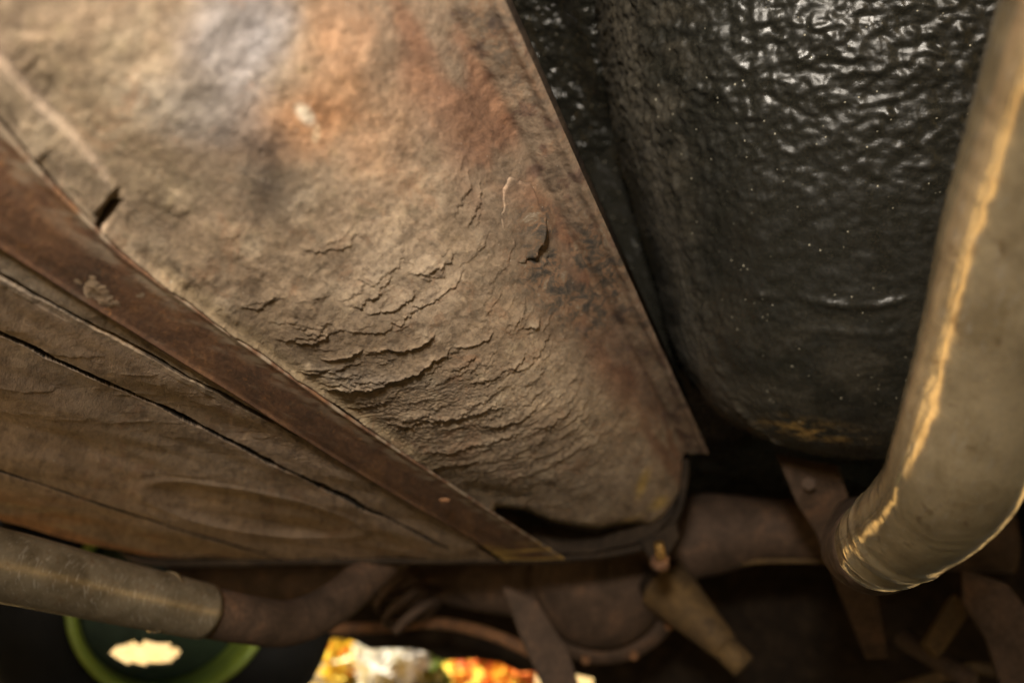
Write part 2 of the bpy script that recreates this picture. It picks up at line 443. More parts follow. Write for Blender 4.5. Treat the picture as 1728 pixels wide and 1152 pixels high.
# the large broken edges the photograph shows one by one: x, y, half width, half length, height
for k, (x, y, ra, rb, h, tilt, rg) in enumerate([
        (650, 628, .052, .012, .0036, .35, .35), (575, 592, .016, .006, .0022, .4, .3), (720, 700, .040, .012, .0019, -.3, .4),
        (690, 572, .018, .010, .0026, -.3, .2), (655, 500, .018, .010, .0014, -.2, .2), (640, 520, .03, .02, .0010, .0, .3),
        (790, 745, .05, .010, .0022, -.2, .5), (860, 700, .030, .010, .0024, -.6, .3), (900, 790, .035, .008, .0016, -.3, .5),
        (740, 780, .045, .009, .0018, .0, .5), (840, 620, .028, .010, .0018, -.8, .3), (930, 700, .022, .009, .0020, -.8, .3),
        (620, 680, .020, .008, .0018, .2, .4), (520, 560, .014, .008, .0016, .3, .2), (430, 500, .014, .008, .0014, .5, .3),
        (800, 570, .016, .008, .0018, -.9, .2), (730, 440, .016, .009, .0014, -.7, .3),
        (897, 545, .008, .007, .0020, -.9, .3),
        (1000, 740, .02, .010, .0018, -.6, .3), (960, 760, .028, .008, .0018, -.6, .3), (780, 690, .03, .009, .002, -.4, .4)]):
    i0, j0 = pix_index(x, y); plate(i0, j0, ra, rb, h * (.5 if y < 510 and (x < 450 or x > 890) else .72), 3.3 + k * 7.7, rg, tilt, 2.2)
# sinuous arcs lying along the bend (fine)
lay = fbm(Tg * 30 + .6 * pn(Wg * 30, Tg * 20, 3), Wg * 95, 4, 44)
st = np.abs(((lay * 5.0) % 1.0))
lam = sstep(0, 1, st) * np.clip(1.2 * np.exp(-(((PX - 800) / 300) ** 2 + ((PY - 740) / 130) ** 2)) + .06 * (XFg < 870), 0, 1)
H += .0007 * lam

# --- long cracks that run with the tank
def wob(seed, amp, f=30): return amp * (pn(Wd * f, 0 * Wd, seed) + .5 * pn(Wd * f * 3.3, 0 * Wd, seed + 1) + .3 * pn(Wd * f * 9, 0 * Wd, seed + 2))
xcol = XFg
def groove(x0, half, depth, seed, amp, step=0.0, vary=.5, lo=None, hi=None):
    c = x0 + wob(seed, amp)[None, :]
    hw = half * (1 + vary * pn(Wd * 22, 0 * Wd, seed + 9))[None, :]
    d = xcol - c
    g = 1 - sstep(.55, 1.15, np.abs(d) / np.maximum(hw, .25))
    on = np.ones_like(PX)
    if lo: on = on * sstep(lo[0], lo[1], PX)
    if hi: on = on * (1 - sstep(hi[0], hi[1], PX))
    return -depth * g * on + step * sstep(hw, 0, d) * 0 , d, on
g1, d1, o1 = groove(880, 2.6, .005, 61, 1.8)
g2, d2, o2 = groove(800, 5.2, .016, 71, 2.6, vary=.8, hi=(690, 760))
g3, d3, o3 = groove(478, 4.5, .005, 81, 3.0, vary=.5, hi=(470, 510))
flat = (YFg > 929)
H += np.where(flat, g1 + g2 + g3, 0)
H += np.where(flat, .0006 * sstep(0, 1.5, -d1) * sstep(-80, -6, d1), 0)      # mud slab stands proud below the first crack
H += np.where(flat & (d2 < 0), .0000 * (1 - sstep(0, 60, -d2)), 0)
H += np.where(flat & (d3 < 0), -.004 * sstep(0, -160, d3), 0)
# pressed oval dent between the second and third crack
e = np.sqrt(((XFg - 640) / 105.0) ** 2 + ((Wg - .875) / .11) ** 2)
H += np.where(flat, -.0018 * (1 - sstep(.75, 1.0, e)) + .0012 * np.exp(-((e - 1.04) / .07) ** 2), 0)
# mud banked against the strap, and the thick lip at the near end
xup = np.interp(PX, [-200, 0, 100, 208, 600, 950], [1010, 998, 983, 969, 956, 948])
xlo = np.interp(PX, [-200, 0, 382, 600, 830], [912, 909, 895, 877, 834])
dup_ = xcol - xup
H += .0026 * sstep(-3, 1, dup_) * np.exp(-(np.maximum(dup_, 0) / (5 + 3 * NZ1)) ** 2) * sstep(-3, 1, dup_) * (1 - sstep(640, 760, PX)) * (.8 + .5 * NZ2)
lipx = np.interp(PX, [-300, 0, 60, 130, 190], [1042, 1026, 1020, 1017, 1008])
lipm = sstep(2.5, -2.5, xcol - lipx + 3 * NZ1) * sstep(-3, 0, dup_) * (1 - sstep(168, 184, PX + .75 * (PY - 345) + 6 * NZ1))
H += .0022 * lipm * sstep(0, 12, dup_)
crk = np.exp(-((PX + .75 * (PY - 365) - 178 + 4 * NZ1) / 7) ** 2) * (np.abs(PY - 365) < 26) * (dup_ > -2)
H -= .006 * crk
# recess behind the strap at the far end and the rim that closes it
rtop = np.interp(PX, [800, 837, 893, 930, 962, 1013, 1045, 1078, 1100, 1122, 1150], [930, 868, 874, 888, 894, 900, 891, 888, 893, 880, 905])
rec = sstep(-22, 55, PY - rtop) * sstep(800, 840, PX) * (XFg > 835) * (YFg > 845)
Hrec = -.035 * rec
H = H + Hrec
# flange: fold line and rolled edge
H -= .0020 * np.exp(-((XFg - 1158) / 4.5) ** 2) * (YFg < 785)
H += .0006 * np.exp(-((XFg - 1172) / 6) ** 2)
H += .0025 * np.exp(-((XFg - 1190) / 5) ** 2)
# fade fine relief where nobody sees it
Pd = Pc + H[..., None] * N[:, None, :]
# coordinates for the fine grain: across and along, evened out over the bend
grain = np.stack([Gu, Gv, 0 * Wg], -1)
# ---------------- stains (colours of mud, rust and metal, with painted shade and sun patches)
mud = np.array([.265, .195, .130])
C = np.ones(PX.shape + (3,)) * mud
def paint(mask, colr, k=1.0):
    global C
    C = C * (1 - mask[..., None] * k) + np.array(colr) * mask[..., None] * k
paint(sstep(.0, .8, fbm(PX / 240, PY / 240, 4, 90)), (.255, .178, .115), .6)
paint(sstep(.1, .8, fbm(Gu * 70, Gv * 70, 5, 91)), (.40, .32, .225), .6)
paint(sstep(.15, .7, fbm(Gu * 120, Gv * 120, 5, 92)), (.19, .15, .105), .5)
paint(np.clip(XFg < 870, 0, 1) * 1.0, (.330, .240, .172), .75)
top = sstep(520, 250, PY) * sstep(-100, 50, PX)
gn = fbm(PX / 26, PY / 34, 5, 95)
paint(top * sstep(.1, .6, gn), (.22, .17, .10), .55)
for (x, y, rx, ry, an, c, k) in [
        (590, 60, 130, 95, 60, (.315, .155, .072), .88), (560, 190, 150, 75, -20, (.315, .155, .072), .9), (690, 130, 40, 110, 5, (.33, .165, .08), .75),
        (450, 240, 120, 50, 10, (.33, .19, .105), .6), (620, 255, 80, 60, 0, (.30, .175, .10), .6),
        (400, 70, 95, 140, 15, (.24, .22, .215), .85), (310, 190, 130, 50, 20, (.20, .18, .165), .8), (470, 40, 50, 60, 20, (.30, .285, .29), .7),
        (130, 150, 180, 100, 10, (.27, .21, .13), .5), (250, 300, 120, 50, 15, (.24, .19, .12), .5),
        (450, 305, 125, 90, 20, (.065, .052, .042), .97), (470, 330, 45, 30, 0, (.12, .09, .065), .5),
        (680, 460, 130, 90, 30, (.44, .345, .25), .5), (900, 640, 110, 60, -40, (.42, .33, .23), .45), (1000, 690, 60, 40, -50, (.40, .31, .21), .35),
        (650, 640, 120, 18, 8, (.20, .165, .13), .6), (800, 180, 60, 190, -8, (.30, .235, .165), .4),
        (640, 760, 160, 50, 30, (.24, .19, .125), .5), (60, 480, 90, 26, 30, (.36, .31, .25), .5), (280, 580, 180, 14, 33, (.34, .27, .19), .5),
        (80, 610, 120, 40, 25, (.33, .27, .21), .4), (330, 760, 200, 60, 25, (.27, .215, .16), .4)]:
    paint(bump_at(x, y, rx, ry, an, .65, hard=1.45), c, k)
paint(bump_at(515, 192, 26, 14, 50, .6) , (.62, .56, .44), .75)
paint(bump_at(532, 222, 9, 20, 10, .6), (.58, .46, .30), .6)
# the flank: dark grey rusty band and red rust beside the flange
band = np.exp(-((XFg - 1152) / 1e9) ** 2)
fl = sstep(1166, 1176, XFg)
paint(fl * 1.0, (.235, .165, .105), .7)
rstripe = np.exp(-((YFg - 778) / 14) ** 2) * (XFg > 1100) + sstep(1150, 1153, XFg) * (1 - sstep(1158, 1168, XFg))
rstripe = np.clip(rstripe, 0, 1) * sstep(.05, .5, fbm(Tg * 50, Wg * 9, 4, 98) + .35)
paint(rstripe * sstep(330, 480, PY), (.19, .085, .042), .75)
paint(bump_at(1010, 540, 40, 110, -28, .6), (.19, .075, .038), .8)
paint(bump_at(960, 330, 22, 160, -24, .7), (.20, .135, .095), .6)
paint(bump_at(960, 470, 30, 40, -20, .6), (.17, .08, .045), .7)
paint(bump_at(1080, 640, 22, 80, -25, .5), (.20, .12, .07), .5)
paint(bump_at(905, 320, 16, 90, -20, .7), (.25, .12, .06), .6)
edge = np.exp(-((XFg - 1195) / 4) ** 2)
paint(edge * sstep(.0, .5, fbm(Wg * 40, Tg * 40, 3, 6) + .35), (.17, .10, .075), .7)
tank_l = sstep(478, 330, XFg) * flat
paint(tank_l * sstep(0, .5, .3 + fbm(Tg * 8, Wg * 14, 3, 12)), (.28, .135, .055), .75)
paint(sstep(305, 270, XFg) * 1.0, (.30, .13, .045), .8)
paint(sstep(1128, 1150, XFg) * (YFg < 880) * sstep(760, 560, PY), (.175, .125, .085), .6)  # flank painted darker to round off the tank's shading
paint(sstep(1110, 1150, XFg) * (YFg < 900) * sstep(520, 300, PY), (.20, .145, .10), .5)  # upper flank shading, also put into the colour
spk = fbm(Gu * 90, Gv * 90, 4, 120)
paint(sstep(1150, 1156, XFg) * sstep(.12, .4, spk), (.10, .055, .04), .75)
paint(sstep(1135, 1150, XFg) * sstep(1166, 1156, XFg) * sstep(-.1, .3, fbm(Gu * 30, Gv * 14, 4, 121)) * (YFg < 860), (.185, .082, .042), .7)
# crumbly orange dust along the strap's upper edge
paint(np.exp(-((xcol - xup - 8) / 9) ** 2) * sstep(200, 330, PX) * (1 - sstep(700, 760, PX)) * (YFg > 920), (.36, .27, .16), .7)
paint(lipm * .6, (.36, .29, .20), .5)
paint(np.exp(-((xcol - lipx) / 5) ** 2) * (PX < 185) * (YFg > 900), (.40, .30, .24), .3)
# shade in the cracks between the mud slabs, painted near-black
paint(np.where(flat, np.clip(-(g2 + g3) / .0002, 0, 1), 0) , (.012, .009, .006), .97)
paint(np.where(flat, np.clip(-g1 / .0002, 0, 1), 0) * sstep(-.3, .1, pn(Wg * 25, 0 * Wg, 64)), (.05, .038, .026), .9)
paint(np.clip(crk, 0, 1) * sstep(.3, .7, crk), (.02, .015, .01), .9)
for (x, y, rx, ry, an, k) in [(1085, 815, 8, 26, 20, .8), (1112, 848, 18, 9, -35, .8), (1060, 880, 30, 8, -30, .5), (1130, 893, 18, 6, -30, .8)]:  # gold patches of sunlight painted on the shell
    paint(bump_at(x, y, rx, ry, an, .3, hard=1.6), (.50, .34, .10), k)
# shade inside the recess, painted into the colour
paint(sstep(0, .22, rec), (.030, .022, .014), .95)
C = np.clip(C, .01, .9)
props = np.zeros_like(C)
props[..., 0] = np.clip(bump_at(960, 475, 88, 150, -24, .8, hard=1.5) * 1.0 + bump_at(800, 60, 70, 120, -20, .7) * .35 + .3 * fl * (YFg < 800) + .45 * bump_at(905, 420, 40, 120, -15, .7), 0, 1)
props[..., 0] *= sstep(-.5, .1, fbm(Gu * 60, Gv * 60, 4, 101) + .12)
props[..., 1] = np.clip(bump_at(400, 80, 100, 130, 15, .5) + .8 * bump_at(470, 300, 80, 60, 0, .5) + .6 * bump_at(560, 180, 150, 90, 0, .4) + .5 * rec, 0, 1)
nearP = cam2w(Pd)
me = grid_mesh('tank_shell', nearP, cols={'stain_and_light': C, 'props': props, 'grain': grain}, flip=True)
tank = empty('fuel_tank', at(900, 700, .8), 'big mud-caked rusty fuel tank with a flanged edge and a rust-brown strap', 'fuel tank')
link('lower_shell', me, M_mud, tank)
del me

def prism(name, pts_far, w0, w1, material, parent, n=2, closed=True, off=0):
    xs = np.array([p[0] for p in pts_far], float); ys = np.array([p[1] for p in pts_far], float)
    ws = np.linspace(w0, w1, n)
    X, Wq = np.meshgrid(xs, ws, indexing='ij'); Y = np.meshgrid(ys, ws, indexing='ij')[0]
    P = cam2w(tank_point(X, Y, Wq))
    me = grid_mesh(name, P, closed_u=closed)
    bm = bmesh.new(); bm.from_mesh(me); bm.verts.ensure_lookup_table()
    m_ = n
    if closed:
        bm.faces.new([bm.verts[i * m_] for i in range(len(xs))]); bm.faces.new([bm.verts[i * m_ + n - 1] for i in range(len(xs) - 1, -1, -1)])
    bmesh.ops.recalc_face_normals(bm, faces=bm.faces); bm.to_mesh(me); bm.free()
    return link(name, me, material, parent, smooth=False)
# upper half shell and the second sheet of the flange
prism('upper_shell', [(1192, 745), (1160, 738), (1140, 730), (1146, 640), (1080, 560), (300, 560), (200, 620), (176, 770), (400, 860), (1080, 850), (1125, 765), (1188, 752)], .24, W - .004, M_dark, tank)
# rim round the far end
rp = catmull([(176, 860), (192, 905), (222, 939), (270, 949), (380, 949), (493, 946), (650, 945), (822, 944), (950, 941), (1050, 930), (1098, 914), (1130, 886), (1148, 850), (1156, 800), (1157, 775)], 120)
rpath = cam2w(px2cam(rp[:, 0], rp[:, 1], W + .006))
link('end_rim', tube_me('end_rim', rpath, .0055, 10), M_dark, tank)
endp = [Vector(cam2w(px2cam(x, y, W - .01)).tolist()) for x, y in [(185, 870), (222, 930), (270, 940), (650, 936), (1000, 932), (1095, 910), (1135, 870), (1146, 800), (1140, 600), (300, 600)]]
link('end_plate', slab('end_plate', endp, .004, 0), M_dark, tank, smooth=False)

# curled flakes of mud standing off the shell
def flake(x, y, half_t, half_w, lift, seed, curl=(1, 0)):
    i0, j0 = pix_index(x, y); n_ = 26
    A_, B_ = np.meshgrid(np.linspace(-1, 1, n_), np.linspace(-1, 1, n_), indexing='ij')
    ang_ = np.arctan2(B_, A_); rr_ = np.maximum(np.abs(A_), np.abs(B_))
    wob_ = 1 + .22 * pn(np.cos(ang_) * 2 + seed, np.sin(ang_) * 2) + .10 * .5 * pn(np.cos(ang_) * 7 + seed, np.sin(ang_) * 7)
    A2, B2 = np.cos(ang_) * rr_ * wob_, np.sin(ang_) * rr_ * wob_
    ti = np.clip(li(Tm[i0] + A2 * half_t), 0, NT - 1.01); wi = np.clip(lw(Wd[j0] + B2 * half_w), 0, NWs - 1.01)
    I, J = ti.astype(int), wi.astype(int); fi, fj = (ti - I)[..., None], (wi - J)[..., None]
    I1 = np.minimum(I + 1, NT - 1); J1 = np.minimum(J + 1, NWs - 1)
    S_ = (Pd[I, J] * (1 - fi) + Pd[I1, J] * fi) * (1 - fj) + (Pd[I, J1] * (1 - fi) + Pd[I1, J1] * fi) * fj
    up_ = np.clip((A2 * curl[0] + B2 * curl[1]) * .5 + .5, 0, 1.2) ** 2 * lift
    hh_ = -.0012 + up_ + .0003 * fbm(A2 * 3 + seed, B2 * 3, 3, 5)
    S_ = S_ + hh_[..., None] * N[I]
    me_ = grid_mesh('flake', cam2w(S_), cols={'stain_and_light': C[I, J], 'props': props[I, J], 'grain': grain[I, J]}, flip=True)
    o_ = link('mud_flake', me_, M_mud, tank); md_ = o_.modifiers.new('thick', 'SOLIDIFY'); md_.thickness = .0012; md_.offset = 1
for a_ in [(878, 374, .0200, .030, .0090, 3, (1, .25))]:
    flake(*a_)

# strap
ns, na = 520, 44
Ws = W * (.24 / W) ** np.linspace(1, 0, ns)
Ws = np.concatenate([Ws, [1.108]]); ns += 1
cen = tank_point(np.full(ns, 930.), np.full(ns, 941.), Ws)
pxs = 864 + F * cen[:, 0] / -cen[:, 2]
us = np.full(ns, 975.); ls = np.full(ns, 900.)
for _ in range(6):                       # width of the band, following the edges of the banked mud
    us = np.interp(VPX + (us - VPX) * W / Ws, [-200, 0, 100, 208, 600, 950], [1010, 998, 983, 969, 956, 951])
    ls = np.interp(VPX + (ls - VPX) * W / Ws, [-200, 0, 382, 600, 800, 850, 950], [913, 910, 896, 878, 868, 852, 850])
a = np.linspace(0, 1, na)
prof = np.concatenate([[ -1.0, -1.0], np.zeros(na), [-1.0, -1.0]])
aa = np.concatenate([[.02, 0.0], a, [1.0, .98]])
Xs = ls[:, None] + (us - ls)[:, None] * aa[None, :]
Wss = np.repeat(Ws[:, None], len(aa), 1)
tx = (Xs - 900) * W / F
hh = .0026 + .0008 * aa[None, :] + .0007 * fbm(tx * 30, Wss * 7, 3, 52) + .00015 * fbm(tx * 60, Wss * 30, 4, 53) + .0012 * np.exp(-((aa - .0) / .05) ** 2)[None, :] + .0010 * np.exp(-((aa - 1.) / .06) ** 2)[None, :]
hh[:, :2] -= .0024; hh[:, -2:] -= .0024
# two rivet-like blisters
nb = np.array([0, -1.0, DC[1] * -1]); nb = np.array([0, -1.0, .4556]); nb /= np.linalg.norm(nb)
ybot = np.interp(Xs, [822, 900, 955, 1005, 1050], [942, 941, 937, 930, 918])
Ps = tank_point(Xs, ybot, Wss) + hh[..., None] * nb
pr = np.zeros(Ps.shape)
pr[..., 0] = np.clip(1.2 * sstep(.62, 1.0, aa)[None, :] * sstep(-.2, .5, fbm(tx * 90, Wss * 60, 4, 57) + .1) + .5 * sstep(.2, 1.2, fbm(tx * 120, Wss * 60, 4, 58)), 0, 1)
pr[..., 1] = sstep(.985, 1.045, Wss) * sstep(.1, .4, .35 + pn(Xs / 90, Wss * 50, 4))  # mask for the sun glints painted on the strap end
gs_ = np.stack([.27 * np.arctan2(ybot - VPY, Xs - VPX), .27 * (np.log(np.hypot(ybot - VPY, Xs - VPX)) - np.log(Wss)), 0 * Xs], -1)
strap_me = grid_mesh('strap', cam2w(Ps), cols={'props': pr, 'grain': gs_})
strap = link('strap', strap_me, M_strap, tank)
tag(strap, 'flat rust-brown steel strap running along the underside')
# small rivet head on the strap
def dome(name, c, n, r, h, material, parent, seg=14):
    n = Vector(n).normalized(); q = n.to_track_quat('Z', 'Y').to_matrix()
    P = np.zeros((6, seg, 3))
    for i in range(6):
        f = i / 5 * math.pi / 2
        for j in range(seg):
            g = j / seg * 2 * math.pi
            v = q @ Vector((math.cos(g) * r * math.cos(f), math.sin(g) * r * math.cos(f), h * math.sin(f))) + Vector(c)
            P[i, j] = v
    P[5] = np.array(Vector(c) + n * h)
    return link(name, grid_mesh(name, P, closed_v=True), material, parent)
nbw = Vector((nb @ CMn[:3, :3].T).tolist())
pc = tank_point(np.array(930.), np.array(941.), np.array(.80)) + nb * .006
dome('rivet', cam2w(pc), nbw, .006, .003, M_rusty, strap)
# bolt and lug at the far right corner
bp = at(1103, 925, 1.07)
def cyl(name, p0, p1, r, material, parent, seg=20, r2=None, smooth=True):
    path = np.array([np.array(p0) + (np.array(p1) - np.array(p0)) * t for t in (0, .02, .98, 1)])
    r2 = r if r2 is None else r2
    rr = np.array([r * .9, r, r2, r2 * .9])
    return link(name, tube_me(name, path, rr, seg), material, parent, smooth=smooth)
bolt = cyl('bolt', at(1112, 915, 1.06), at(1118, 962, 1.07), .006, M_gold, tank)
cyl('nut', at(1113, 942, 1.065), at(1115, 956, 1.068), .0125, M_rusty, bolt, seg=6, smooth=False)
lug = [at(1080, 915, 1.08), at(1098, 905, 1.08), at(1140, 880, 1.08), at(1146, 905, 1.08), at(1125, 940, 1.08), at(1098, 945, 1.08)]
link('lug', slab('lug', lug, .005, .001), M_dark, tank, smooth=False)

# ------------------------------------------------------------------ black rounded well
def loft_drum():
    ys = np.array([-700, -400, -150, 0, 100, 200, 280, 370, 450, 560, 640, 700, 740, 765, 778, 784])
    xl = np.array([985, 1000, 1018, 1034, 1048, 1064, 1088, 1110, 1134, 1160, 1192, 1236, 1292, 1365, 1440, 1500])
    xr = np.array([2080, 2080, 2075, 2070, 2060, 2050, 2035, 2010, 1985, 1930, 1875, 1810, 1735, 1650, 1570, 1510])
    n = 430; m = 620
    k = np.linspace(0, 1, 3000)
    yy = catmull(list(zip(ys, xl)), 3000); yr = catmull(list(zip(ys, xr)), 3000)
    L = np.concatenate([[0], np.cumsum(np.linalg.norm(np.diff(yy, axis=0), axis=1))])
    tq = np.linspace(L[np.argmin(abs(yy[:, 0] + 420))], L[-1], n)
    Y = np.interp(tq, L, yy[:, 0]); XL = np.interp(tq, L, yy[:, 1]); XR = np.interp(Y, yr[:, 0], yr[:, 1])
    Ym = -(Y - 576) / F * .8
    d0 = .86 - .34 * (Ym + .12)
    # superellipse front half, camera side gets most samples
    th = np.linspace(-math.pi * .10, math.pi * 1.10, m)
    e = 2 / 2.5
    ct, st = np.cos(th), np.sin(th)
    cx = np.sign(ct) * np.abs(ct) ** e; cz = np.sign(st) * np.abs(st) ** e
    ax = (XR - XL) / 2 / F * d0; cxm = ((XR + XL) / 2 - 864) / F * d0
    bz = np.minimum(ax * .95, .34)
    X = cxm[:, None] - ax[:, None] * cx[None, :]
    Z = -(d0[:, None] + .06) + bz[:, None] * cz[None, :]
    Yc = (-(Y - 576) / F * d0)[:, None] + 0 * X
    # underside tilts: the front hangs a little higher than the back
    P = np.stack([X, Yc, Z], -1)
    s = np.cumsum(np.concatenate([[0], np.linalg.norm(np.diff(P[n // 2], axis=0), axis=1)]))
    S = s[None, :] + 0 * X; Tq = (tq / F * .8)[:, None] + 0 * X
    du = np.gradient(P, axis=0); dv = np.gradient(P, axis=1); N_ = np.cross(dv, du); N_ /= np.linalg.norm(N_, axis=-1)[..., None] + 1e-9
    if N_[n // 2, m // 2, 2] < 0: N_ = -N_
    pxx = 864 + F * P[..., 0] / -P[..., 2]; pyy = 576 - F * P[..., 1] / -P[..., 2]
    Hh = (.0020 * fbm(S * 24, Tq * 36, 2, 3) + .0014 * fbm(S * 64, Tq * 90, 2, 23, .4)) * (.30 + .8 * sstep(420, 60, pyy)) + .0015 * fbm(S * 130, Tq * 160, 2, 4, .4) * (.4 + .8 * sstep(450, 60, pyy))
    lump = fbm(S * 55, Tq * 85, 3, 14)
    Hh += .0012 * sstep(.05, .7, lump) * (.3 + sstep(480, 100, pyy))
    # ridge seams that cross the well
    for (yc, am, wd, sd) in ((500, .003, 7, 4), (560, .0015, 9, 7)):
        Hh += am * np.exp(-((pyy - yc - 22 * pn(S * 9, 0 * S, sd) - 6 * pn(S * 40, 0 * S, sd)) / wd) ** 2) * sstep(1230, 1270, pxx) * sstep(1560, 1500, pxx) * sstep(-.3, .2, pn(S * 25, Tq * 3, 9))
    # left seam edge: rough bead
    sm = np.exp(-((th[None, :] - .12 * math.pi) / .05) ** 2) * (1 + 0 * X)
    Hh += .003 * sm * (.5 + fbm(Tq * 60, S * 20, 3, 9))
    P = P + Hh[..., None] * N_
    dust = np.clip(.30 * sstep(420, 660, pyy) + .75 * np.exp(-(((pxx - 1130) / 60) ** 2)) * sstep(650, 150, pyy) * .5 - .05 + .5 * np.exp(-((pxx - XL[:, None]) / 50) ** 2), 0, 1)
    dust = dust * sstep(-.25, .6, fbm(pxx / 70, pyy / 55, 5, 77) + .15)
    dust = np.maximum(dust, .8 * np.exp(-((pxx - XL[:, None] - 12) / 26) ** 2) * (.75 + .4 * fbm(pxx / 14, pyy / 14, 3, 78)))
    pr = np.zeros(P.shape); pr[..., 0] = np.clip(dust * .9, 0, 1)
    gl = np.exp(-(((pxx - 1365) / 70) ** 2 + ((pyy - 728 - (pxx - 1365) * .14) / 16) ** 2)) * sstep(-.2, .3, fbm(pxx / 40, pyy / 9, 4, 17))  # gold reflection of sunlit ground, painted on the well's bottom
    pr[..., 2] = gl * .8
    return P, pr
Pdrum, prd = loft_drum()
well = link('spare_wheel_well', grid_mesh('well', cam2w(Pdrum), cols={'props': prd}), M_black)
tag(well, 'large black glossy tar-coated rounded well hanging to the right of the muddy tank', 'wheel well')
# thick sealant flap on its left edge
sp = catmull([(1046, 120), (1050, 160), (1059, 200), (1069, 240), (1083, 272)], 60)
spath = cam2w(px2cam(sp[:, 0], sp[:, 1], .86))
rr = .008 * np.sin(np.linspace(.15, 3.0, 60)) + .002
sdis = .0035 * fbm(np.linspace(0, 6, 60)[:, None] + np.zeros((1, 16)), np.linspace(0, 3, 16)[None, :] + np.zeros((60, 1)), 3, 5)
link('sealant_bead', tube_me('sealant', spath, rr, 16, sdis), M_black2, None)
tag(bpy.data.objects['sealant_bead'], 'shiny black lump of sealant on the left edge of the black well', 'sealant')

# ------------------------------------------------------------------ floor of the car above everything
def car_floor():
    n = 260; m = 220
    # sheet over the scene in car coordinates: along FH and LAT
    a = np.linspace(-1.7, 3.4, n); b = np.linspace(-1.1, 1.0, m)
    A, B = np.meshgrid(a, b, indexing='ij')
    z = .98 - .02 * A
    z = z + .02 * fbm(A * 3, B * 3, 3, 66) + .012 * fbm(A * 12, B * 12, 3, 67)
    # hump of the wheel arch coming down between tank and well
    o = np.array(at(1010, 300, 1.15)); fa = np.array(FH)[:2]; lb = np.array(LAT)[:2]
    oa = o[:2] @ fa; ob = o[:2] @ lb
    z = z - .30 * sstep(-.25, .1, A - oa + .3 * (B - ob)) - .0 * A
    z = z + .006 * fbm(A * 40, B * 40, 3, 68)
    P = np.stack([A * fa[0] + B * lb[0], A * fa[1] + B * lb[1], z], -1)
    return link('car_floor', grid_mesh('car_floor', P), M_black2)
tag(car_floor(), 'black painted floor pan of the car seen in the gap between tank and well', 'car floor', kind='structure')

def arch():
    n = 300; m = 420
    A, B = np.meshgrid(np.linspace(0, 1, n), np.linspace(0, 1, m), indexing='ij')
    x = (800 + 290 * A) * (1 - B) + (1040 + 230 * A) * B; y = -120 + 790 * B
    d = .80 + .42 * B + .10 * (A - .5) ** 2 - .03 * sstep(.35, .5, A) * sstep(.45, .3, B)
    P = px2cam(x, y, d); s_, t_ = A * .25, B * .7
    d = d + .006 * fbm(s_ * 30, t_ * 30, 3, 5) + (0.0022 * fbm(s_ * 110, t_ * 110, 4, 6)) * (1 - .8 * B) + .0012 * (1 - .8 * B) * fbm(s_ * 330, t_ * 330, 3, 7)
    return link('wheel_arch', grid_mesh('wheel_arch', cam2w(px2cam(x, y, d))), M_arch)
M_arch = mat_black('blue_black_arch_coating', .20, False, .35)
tag(arch(), 'glossy blue-black speckled wheel arch wall in the gap between tank and well', 'wheel arch')

# ------------------------------------------------------------------ exhaust pipe at the right
def vp_line(x, y, d, d2):                    # the point at depth d2 on the tank-parallel line through pixel (x, y) at depth d
    k_ = d / d2; return (VPX + (x - VPX) * k_, VPY + (y - VPY) * k_, d2)
ctr = [(2062, -600, .24), (1950, -250, .27), (1862, 0, .30), (1785, 220, .335), (1724, 400, .365), (1673, 600, .395), (1622, 765, .42), (1588, 836, .45), (1538, 884, .49), (1494, 916, .54), (1474, 928, .575)]
cp = catmull([tuple(at(*c)) for c in ctr], 240)
prw = np.interp(np.linspace(0, 1, 240), [0, .6, .75, .9, 1], [.0325, .0322, .0305, .0290, .0275])
u = np.linspace(0, 1, 240)[:, None]; v = np.linspace(0, 2 * math.pi, 72, endpoint=False)[None, :]
dsp = .0003 * fbm(u * 14, np.cos(v) * 2 + 5, 3, 9) + .0003 * fbm(u * 60, np.sin(v) * 5, 3, 10)
for uc, am in ((.83, .0016), (.86, -.0012), (.885, .0012)):
    dsp = dsp + am * np.exp(-((u - uc - .012 * np.sin(v + 1)) / .007) ** 2) * (.5 + .5 * np.cos(v + 2.2))
ex = link('exhaust_pipe', tube_me('exhaust_pipe', cp, prw, 72, dsp), M_pipe)
tag(ex, 'thick scuffed steel exhaust pipe with golden reflections, right in the foreground', 'exhaust pipe')

jp = catmull([tuple(at(*c)) for c in [(1488, 920, .55), (1470, 930, .58), (1450, 932, .64), (1440, 920, .74), (1450, 880, .88)]], 70)
jr = np.interp(np.linspace(0, 1, 70), [0, .04, .12, .14, .24, .27, 1], [.028, .0295, .0295, .0285, .0285, .026, .026])
link('joint_sleeve', tube_me('joint_sleeve', jp, jr, 56, .0006 * fbm(np.linspace(0, 9, 70)[:, None], np.cos(np.linspace(0, 6.28, 56))[None, :] * 3, 3, 9)), M_axle, ex)

# ------------------------------------------------------------------ far exhaust pipe at the left
e2 = empty('exhaust_pipe', at(150, 1000, .75), 'dull brown steel exhaust pipe crossing below the tank at the lower left', 'exhaust pipe')
c2 = [(-260, 905, .60), (0, 953, .68), (160, 990, .75), (345, 1031, .84)]
path2 = catmull([tuple(at(*c)) for c in c2], 60)
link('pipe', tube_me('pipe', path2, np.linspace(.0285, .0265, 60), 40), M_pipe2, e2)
c3 = [(335, 1029, .84), (420, 1045, .90), (490, 1050, .97), (560, 1020, 1.04), (620, 970, 1.12), (690, 900, 1.22)]
path3 = catmull([tuple(at(*c)) for c in c3], 60)
bend = link('bend', tube_me('bend', path3, np.linspace(.0245, .026, 60), 32), M_axle, e2)
tag(bend, 'dark rusty bend curving upwards')
ring = np.array([tuple(at(x, y, d)) for x, y, d in ((270, 1014, .805), (279, 1016, .809))])
link('weld_ring', tube_me('weld_ring', ring, .0285, 32), M_pipe, e2)

